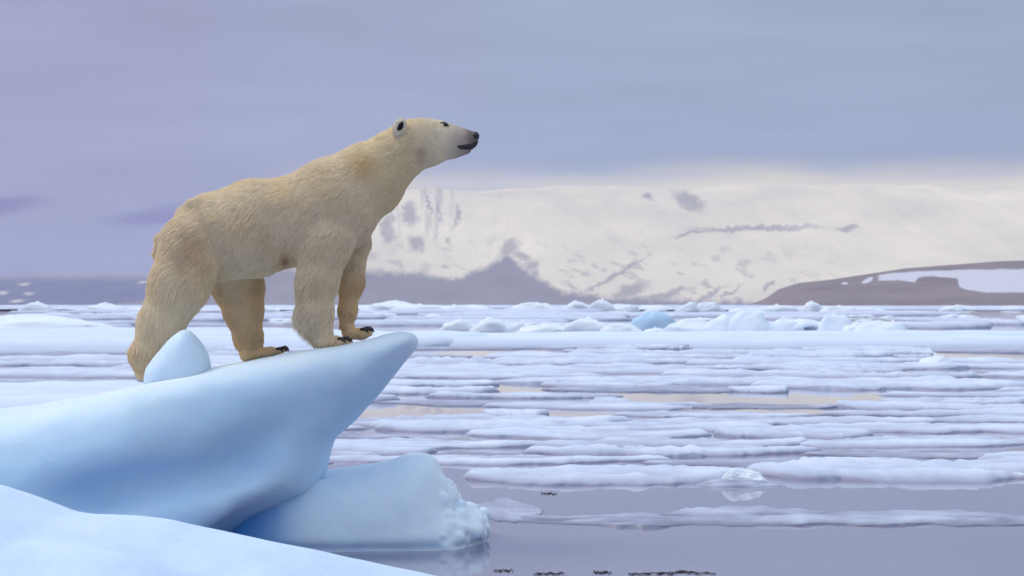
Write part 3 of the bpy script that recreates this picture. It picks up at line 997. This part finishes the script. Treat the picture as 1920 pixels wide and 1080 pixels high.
def bear_sdf(X, Y, Z):
    d = chain(X, Y, Z, TORSO, 0.06)
    d = smin(d, chain(X, Y, Z, NECK, 0.05), 0.05)
    # hip bones, withers, belly sag
    d = smin(d, cone(X, Y, Z, bp(352, 402, -0.10), bp(372, 395, -0.10), 0.035, 0.05), 0.07)
    d = smin(d, cone(X, Y, Z, bp(352, 402, 0.10), bp(372, 395, 0.10), 0.035, 0.05), 0.07)
    d = smin(d, cone(X, Y, Z, bp(304, 448, 0), bp(296, 470, 0), 0.035, 0.025), 0.06)        # tail
    d = smin(d, cone(X, Y, Z, bp(425, 464, 0), bp(525, 446, 0), 0.175, 0.14, 0.95), 0.06)
    hd = chain(X, Y, Z, HEAD, 0.03, 2.0)
    hd = smin(hd, chain(X, Y, Z, MUZ, 0.025, 1.0), 0.035)
    hd = smin(hd, chain(X, Y, Z, JAW, 0.02, 1.0), 0.02)
    hd = smin(hd, cone(X, Y, Z, bp(775, 248, 0), bp(826, 243, 0), 0.070, 0.050, 0.95), 0.03)     # forehead
    for s in (-1, 1):
        hd = smin(hd, cone(X, Y, Z, bp(790, 272, s * 0.062), bp(815, 276, s * 0.05), 0.055, 0.035), 0.04)   # cheeks
        hd = smin(hd, cone(X, Y, Z, bp(834, 233, s * 0.040), bp(842, 235, s * 0.038), 0.014, 0.010), 0.02)  # brow
    d = smin(d, hd, 0.05)
    for s in (-1, 1):     # ears: cupped discs
        c_ = bp(751, 243, s * 0.125)
        dx, dy, dz = X - c_[0], (Y - c_[1]) * s, Z - c_[2]
        a = dx * 0.87 - dz * 0.5; b = dx * 0.5 + dz * 0.87      # lean back
        e = (np.sqrt((a / 0.042) ** 2 + (b / 0.062) ** 2 + (dy / 0.055) ** 2) - 1) * 0.042
        cup = (np.sqrt(((a - 0.010) / 0.022) ** 2 + ((b - 0.004) / 0.040) ** 2 + ((dy - 0.050) / 0.045) ** 2) - 1) * 0.022
        e = smax(e, -cup, 0.008)
        d = smin(d, e, 0.012)
    hn = smin(chain(X, Y, Z, HINDN, 0.05), chain(X, Y, Z, HFOOTN, 0.03), 0.03)
    hf_ = smin(chain(X, Y, Z, HINDF, 0.05), chain(X, Y, Z, HFOOTF, 0.03), 0.03)
    fn = smin(chain(X, Y, Z, FOREN, 0.05), chain(X, Y, Z, FPAWN, 0.03), 0.03)
    ff = smin(chain(X, Y, Z, FOREF, 0.05), chain(X, Y, Z, FPAWF, 0.03), 0.03)
    d = smin(d, hn, 0.035); d = smin(d, hf_, 0.06); d = smin(d, fn, 0.03); d = smin(d, ff, 0.05)
    d = d + 0.006 * vnoise(X * 7, Y * 7, Z * 7, 111)
    return d


v, f = surface_nets(bear_sdf, (-2.46, D0 - 0.48, 1.0), (-0.18, D0 + 0.48, 2.72), 0.010)
v = laplace(v, f, 2, 0.4)
border = np.array(bp(480, 690))
bear = mesh_obj('polar_bear', v, f, M_skin, origin=border)
tag(bear, 'cream furred polar bear standing on the ice ledge gazing up over the sea', 'polar bear')
me = bear.data
nv = len(me.vertices)
nrm = np.zeros(nv * 3, np.float32); me.vertices.foreach_get('normal', nrm); nrm = nrm.reshape(-1, 3).astype(float)


def regions(p):
    """per-point fur: colour, length, flow, lift"""
    px = p[:, 0] * 300 + 960; py = 570 - (p[:, 2] - CH) * 300; y = p[:, 1] - D0
    n = fbm(p[:, 0] * 5, p[:, 1] * 5, p[:, 2] * 5, 3, 121); n2 = fbm(p[:, 0] * 16, p[:, 1] * 16, p[:, 2] * 16, 2, 123)
    body = np.array((0.985, 0.835, 0.59)); col_ = np.tile(body, (len(p), 1))

    def mixc(c_, w): nonlocal col_; col_ = col_ * (1 - w[:, None]) + np.array(c_) * w[:, None]
    mixc((0.97, 0.76, 0.45), np.clip(0.12 + n * 0.7, 0, 0.5))
    neck = sstep(px - 0.4 * (py - 300), 640, 720)
    mixc((0.98, 0.83, 0.52), neck * 0.7)
    mixc((0.82, 0.58, 0.26), np.exp(-(((px - 690) / 26) ** 2 + ((py - 312) / 22) ** 2)) * 0.7)     # yellow patch on the shoulder
    head = sstep(px, 765, 800) * sstep(-py, -330, -300)
    mixc((0.97, 0.85, 0.63), head * 0.9)
    muz = sstep(px, 815, 880) * head
    mixc((0.44, 0.355, 0.31), muz * 0.85)
    mixc((0.15, 0.12, 0.12), sstep(px, 868, 890) * head * 0.85)
    # warm shade and dirt of the far legs painted into the fur colour
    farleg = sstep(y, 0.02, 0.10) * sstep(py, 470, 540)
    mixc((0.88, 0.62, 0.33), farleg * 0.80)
    mixc((0.78, 0.56, 0.31), sstep(py, 600, 660) * 0.5)
    mixc((0.50, 0.25, 0.10), np.exp(-(((px - 546) / 9) ** 2 + ((py - 484) / 13) ** 2)) * 0.9)  # dark gap behind the elbow, its shade painted into the fur
    mixc((0.72, 0.48, 0.25), np.exp(-(((px - 380) / 30) ** 2 + ((py - 470) / 45) ** 2)) * 0.6)  # shade of the flank hollow before the thigh, painted in
    mixc((0.62, 0.40, 0.2), np.exp(-(((px - 792) / 8) ** 2 + ((py - 295) / 14) ** 2)) * 0.45)
    paw = np.maximum(sstep(py, 635, 650) * sstep(px, 590, 640), 0) * sstep(-px, -720, -700)
    mixc((0.62, 0.50, 0.36), paw * 0.5)
    mixc((0.90, 0.82, 0.68), ((((px - 752) / 14) ** 2 + ((py - 243) / 18) ** 2 < 1) & (np.abs(y) > 0.10)) * 0.7)
    col_ = col_ * (1 + 0.14 * n2)[:, None]
    # length in metres
    ln = np.full(len(p), 0.046)
    ln = ln + 0.022 * sstep(py, 450, 520) * sstep(-py, -560, -530) * sstep(px, 390, 420) * sstep(-px, -560, -530)      # belly fringe
    feather = sstep(py, 500, 560) * sstep(-py, -645, -600) * sstep(px, 535, 550) * sstep(-px, -606, -588) * sstep(-y, -0.05, 0.0)
    ln = ln + 0.055 * feather
    ln = ln * (1 - 0.35 * neck)
    ln = np.where(head > 0.01, ln * (1 - head) + (0.020 - 0.016 * sstep(px, 800, 845)) * head, ln)
    ear = ((px - 751) / 18) ** 2 + ((py - 243) / 22) ** 2 < 1
    ln = np.where(ear & (np.abs(y) > 0.105), 0.013, ln)
    foot = np.maximum.reduce([sstep(py, 632, 650) * (px > 590), sstep(py, 642, 660) * (px > 430), sstep(py, 685, 700) * (px < 400), sstep(py, 606, 618) * (px > 630) * (y > 0)])
    ln = ln * (1 - foot) + 0.012 * foot
    ln = ln * np.where((y > 0.02) & (py > 560), 0.75, 1)
    # flow
    fl = np.zeros((len(p), 3))
    fl[:, 0] = -0.55; fl[:, 2] = -0.75
    leg = sstep(py, 500, 560)
    fl[:, 0] = fl[:, 0] * (1 - leg) - 0.12 * leg; fl[:, 2] = fl[:, 2] * (1 - leg) - 1.0 * leg
    back = sstep(-py, -360, -330) * (1 - neck)
    fl[:, 0] -= 0.6 * back
    fl[:, 0] = fl[:, 0] * (1 - neck) - 0.75 * neck; fl[:, 2] = fl[:, 2] * (1 - neck) - 0.35 * neck
    fl[:, 0] = fl[:, 0] * (1 - head) - 1.0 * head; fl[:, 2] = fl[:, 2] * (1 - head) - 0.1 * head
    fl[:, 0] = np.where(foot > 0.4, 0.9, fl[:, 0]); fl[:, 2] = np.where(foot > 0.4, -0.4, fl[:, 2])
    fl[:, 0] -= 0.8 * feather
    # cowlicks
    fl[:, 0] += 0.45 * fbm(p[:, 0] * 3, p[:, 1] * 3, p[:, 2] * 3, 2, 131); fl[:, 2] += 0.3 * fbm(p[:, 0] * 3, p[:, 1] * 3, p[:, 2] * 3, 2, 132)
    col_ = col_ / np.maximum(1, col_.max(1) / 0.97)[:, None]
    return np.clip(col_, 0.01, 0.98), ln, fl


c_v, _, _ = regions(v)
# hollow of the ear is dark skin
pxv = v[:, 0] * 300 + 960; pyv = 570 - (v[:, 2] - CH) * 300; yv = v[:, 1] - D0
ea = (pxv - 754) * 0.87 + (pyv - 241) * 0.5; eb = -(pxv - 754) * 0.5 + (pyv - 241) * 0.87
ein = ((ea / 4.6) ** 2 + (eb / 10) ** 2 < 1) & (np.abs(yv) > 0.085)
erim = (((pxv - 751) / 15) ** 2 + ((pyv - 243) / 20) ** 2 < 1) & (np.abs(yv) > 0.09) & ~ein
c_s = c_v * 0.9
c_s[erim] = (0.86, 0.79, 0.66)
c_s[ein] = (0.035, 0.025, 0.025)
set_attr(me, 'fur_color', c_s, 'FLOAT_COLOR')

# strands
tri = np.concatenate([f[:, [0, 1, 2]], f[:, [0, 2, 3]]])
A, B, C = v[tri[:, 0]], v[tri[:, 1]], v[tri[:, 2]]
area = np.linalg.norm(np.cross(B - A, C - A), axis=1) / 2
NS = 380000
ti = rng.choice(len(tri), NS, p=area / area.sum())
r1 = np.sqrt(rng.random(NS)); r2 = rng.random(NS)
wA, wB, wC = (1 - r1)[:, None], (r1 * (1 - r2))[:, None], (r1 * r2)[:, None]
P = A[ti] * wA + B[ti] * wB + C[ti] * wC
Nn = nrm[tri[ti, 0]] * wA + nrm[tri[ti, 1]] * wB + nrm[tri[ti, 2]] * wC
Nn /= np.linalg.norm(Nn, axis=1)[:, None] + 1e-9
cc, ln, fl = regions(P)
ppx = P[:, 0] * 300 + 960; ppy = 570 - (P[:, 2] - CH) * 300; pyy = P[:, 1] - D0
ga = (ppx - 754) * 0.87 + (ppy - 241) * 0.5; gb = -(ppx - 754) * 0.5 + (ppy - 241) * 0.87
keep = ~((((ga / 5.4) ** 2 + (gb / 11) ** 2) < 1) & (np.abs(pyy) > 0.08))      # ear hollow
keep &= ~((ppx > 884) & (ppy < 262))
P, Nn, cc, ln, fl = P[keep], Nn[keep], cc[keep], ln[keep], fl[keep]
NS = len(P)
# clumps share one flow and draw their tips together
seeds = rng.choice(NS, 42000, replace=False)
kd = KDTree(len(seeds))
for i, s_ in enumerate(seeds): kd.insert(P[s_], i)
kd.balance()
own = np.array([kd.find(p)[1] for p in P])
fl = fl + rng.normal(size=(NS, 3)) * 0.10 + (rng.normal(size=(len(seeds), 3)) * 0.11)[own]
tg = fl - Nn * np.sum(fl * Nn, 1)[:, None]
tg /= np.linalg.norm(tg, axis=1)[:, None] + 1e-9
ln = ln * rng.uniform(0.7, 1.15, NS) * (rng.uniform(0.8, 1.25, len(seeds)))[own]
KP = 6
T = np.linspace(0, 1, KP)
lift = 0.34 + 0.08 * rng.normal(size=NS)
strand = np.zeros((NS, KP, 3))
for k, t in enumerate(T):
    up = lift * (t - 0.40 * t * t)
    strand[:, k] = P + ln[:, None] * (Nn * up[:, None] + tg * (0.35 * t + 0.60 * t * t)) + np.array((0, 0, -0.16)) * (ln * t * t)[:, None]
center_tip = strand[seeds]
for k, t in enumerate(T):
    w = 0.50 * t ** 1.4
    shift = center_tip[own, k] - strand[:, k]
    strand[:, k] += shift * w * np.clip(ln / 0.03, 0, 1)[:, None]
cvd = bpy.data.hair_curves.new('fur')
cvd.add_curves([KP] * NS)
cvd.position_data.foreach_set('vector', (strand - border).astype(np.float32).ravel())
rad = np.tile(np.array([1.0, 0.95, 0.85, 0.7, 0.5, 0.15]), NS) * np.repeat(0.00065 + 0.0003 * rng.random(NS), KP)
ra = cvd.attributes.get('radius') or cvd.attributes.new('radius', 'FLOAT', 'POINT')
ra.data.foreach_set('value', rad.astype(np.float32))
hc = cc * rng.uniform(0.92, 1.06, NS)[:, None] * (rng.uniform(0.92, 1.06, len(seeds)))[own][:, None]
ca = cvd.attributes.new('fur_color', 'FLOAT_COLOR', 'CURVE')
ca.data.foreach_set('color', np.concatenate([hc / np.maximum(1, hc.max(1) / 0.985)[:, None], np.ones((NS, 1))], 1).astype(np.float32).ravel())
cvd.materials.append(M_fur)
fur = bpy.data.objects.new('fur', cvd)
col.objects.link(fur)
fur.parent = bear

bear_bvh = BVHTree.FromPolygons([Vector(p) for p in v], f.tolist())


def on_bear(px, py, side):
    q = bp(px, py)
    hit = bear_bvh.ray_cast(Vector((q[0], D0 + side * 2, q[2])), Vector((0, -side, 0)))
    return np.array(hit[0]) if hit[0] is not None else q


def ellipsoid(name, c, r, mat, rot=0.0, n=16, m=10, parent=None):
    V = []
    cs, sn = math.cos(rot), math.sin(rot)
    for j in range(m + 1):
        b = -math.pi / 2 + math.pi * j / m
        for i in range(n):
            a_ = 2 * math.pi * i / n
            x, y, z = r[0] * math.cos(a_) * math.cos(b), r[1] * math.sin(a_) * math.cos(b), r[2] * math.sin(b)
            V.append((c[0] + x * cs + z * sn, c[1] + y, c[2] - x * sn + z * cs))
    Fc = [[j * n + i, j * n + (i + 1) % n, (j + 1) * n + (i + 1) % n, (j + 1) * n + i] for j in range(m) for i in range(n)]
    return mesh_obj(name, np.array(V), Fc, mat, parent, origin=border)


def tube(name, pts, rads, mat, parent, flat=1.0, n=8):
    pts = np.asarray(pts); V = []; Fc = []
    for i, p in enumerate(pts):
        a_ = pts[max(i - 1, 0)]; b = pts[min(i + 1, len(pts) - 1)]
        t = (b - a_) / (np.linalg.norm(b - a_) + 1e-9)
        s1 = np.cross(t, (0, 1, 0)); s1 = s1 / (np.linalg.norm(s1) + 1e-9); s2 = np.cross(t, s1)
        for k in range(n):
            w = 2 * math.pi * k / n
            V.append(p + rads[i] * (s1 * math.cos(w) + s2 * flat * math.sin(w)))
    for i in range(len(pts) - 1):
        for k in range(n):
            Fc.append([i * n + k, i * n + (k + 1) % n, (i + 1) * n + (k + 1) % n, (i + 1) * n + k])
    Fc.append(list(range(n))[::-1]); Fc.append([(len(pts) - 1) * n + k for k in range(n)])
    return mesh_obj(name, np.array(V), Fc, mat, parent, origin=border)


# nose leather with nostrils' wedge shape
nose = ellipsoid('nose', bp(890.5, 255.5, 0), (0.029, 0.043, 0.030), M_nose, 0.35, parent=bear)
ellipsoid('nose_septum', bp(892, 266, 0), (0.015, 0.016, 0.027), M_nose, 0.1, parent=nose).location = (0, 0, 0)
for s in (-1, 1):
    q = on_bear(835.5, 235.5, s)
    ellipsoid('eye', q + np.array((0, s * 0.001, 0)), (0.0145, 0.010, 0.012), M_eye, 0.3, parent=bear)
    rim = [on_bear(x, y, s) + np.array((0, s * 0.002, 0)) for x, y in ((826, 232), (830, 231), (835, 231.5), (840, 235), (841, 239))]
    tube('eyelid', rim, [0.004, 0.006, 0.006, 0.005, 0.003], M_lip, bear, 0.6)
    lipp = [on_bear(x, y, s) for x, y in ((892, 266), (889, 271), (882, 274.5), (874, 276), (866, 277), (858, 276))]
    tube('lip', lipp, [0.009, 0.016, 0.020, 0.018, 0.015, 0.006], M_lip, bear, 0.55)


def claws(cx, cy, y, spread, n, tip_dx, size, skew=0.0):
    for i in range(n):
        t = (i / (n - 1) - 0.5) * 2
        yy = y + t * spread
        sx = cx - abs(t) ** 2 * 7 + skew * t
        base = bp(sx, cy, yy) 
        hit = bear_bvh.find_nearest(Vector(base))[0]
        p0 = np.array(hit)
        pts = [p0 + np.array((-0.008, 0, 0.006)), p0 + np.array((size * 0.35, 0, 0.010)), p0 + np.array((size * 0.75, 0, 0.0)), p0 + np.array((size * 1.0, 0, -size * 0.40))]
        tube('claw', pts, [0.010, 0.011, 0.008, 0.0015], M_claw, bear, 0.8)


claws(652, 634, NY + .02, 0.070, 5, 8, 0.045, skew=3)
claws(687, 612, FY - .02, 0.065, 5, 8, 0.045, skew=3)
claws(527, 651, FY - .02, 0.055, 5, 8, 0.035, skew=2)
claws(350, 690, NY - .05, 0.055, 5, 8, 0.035, skew=2)
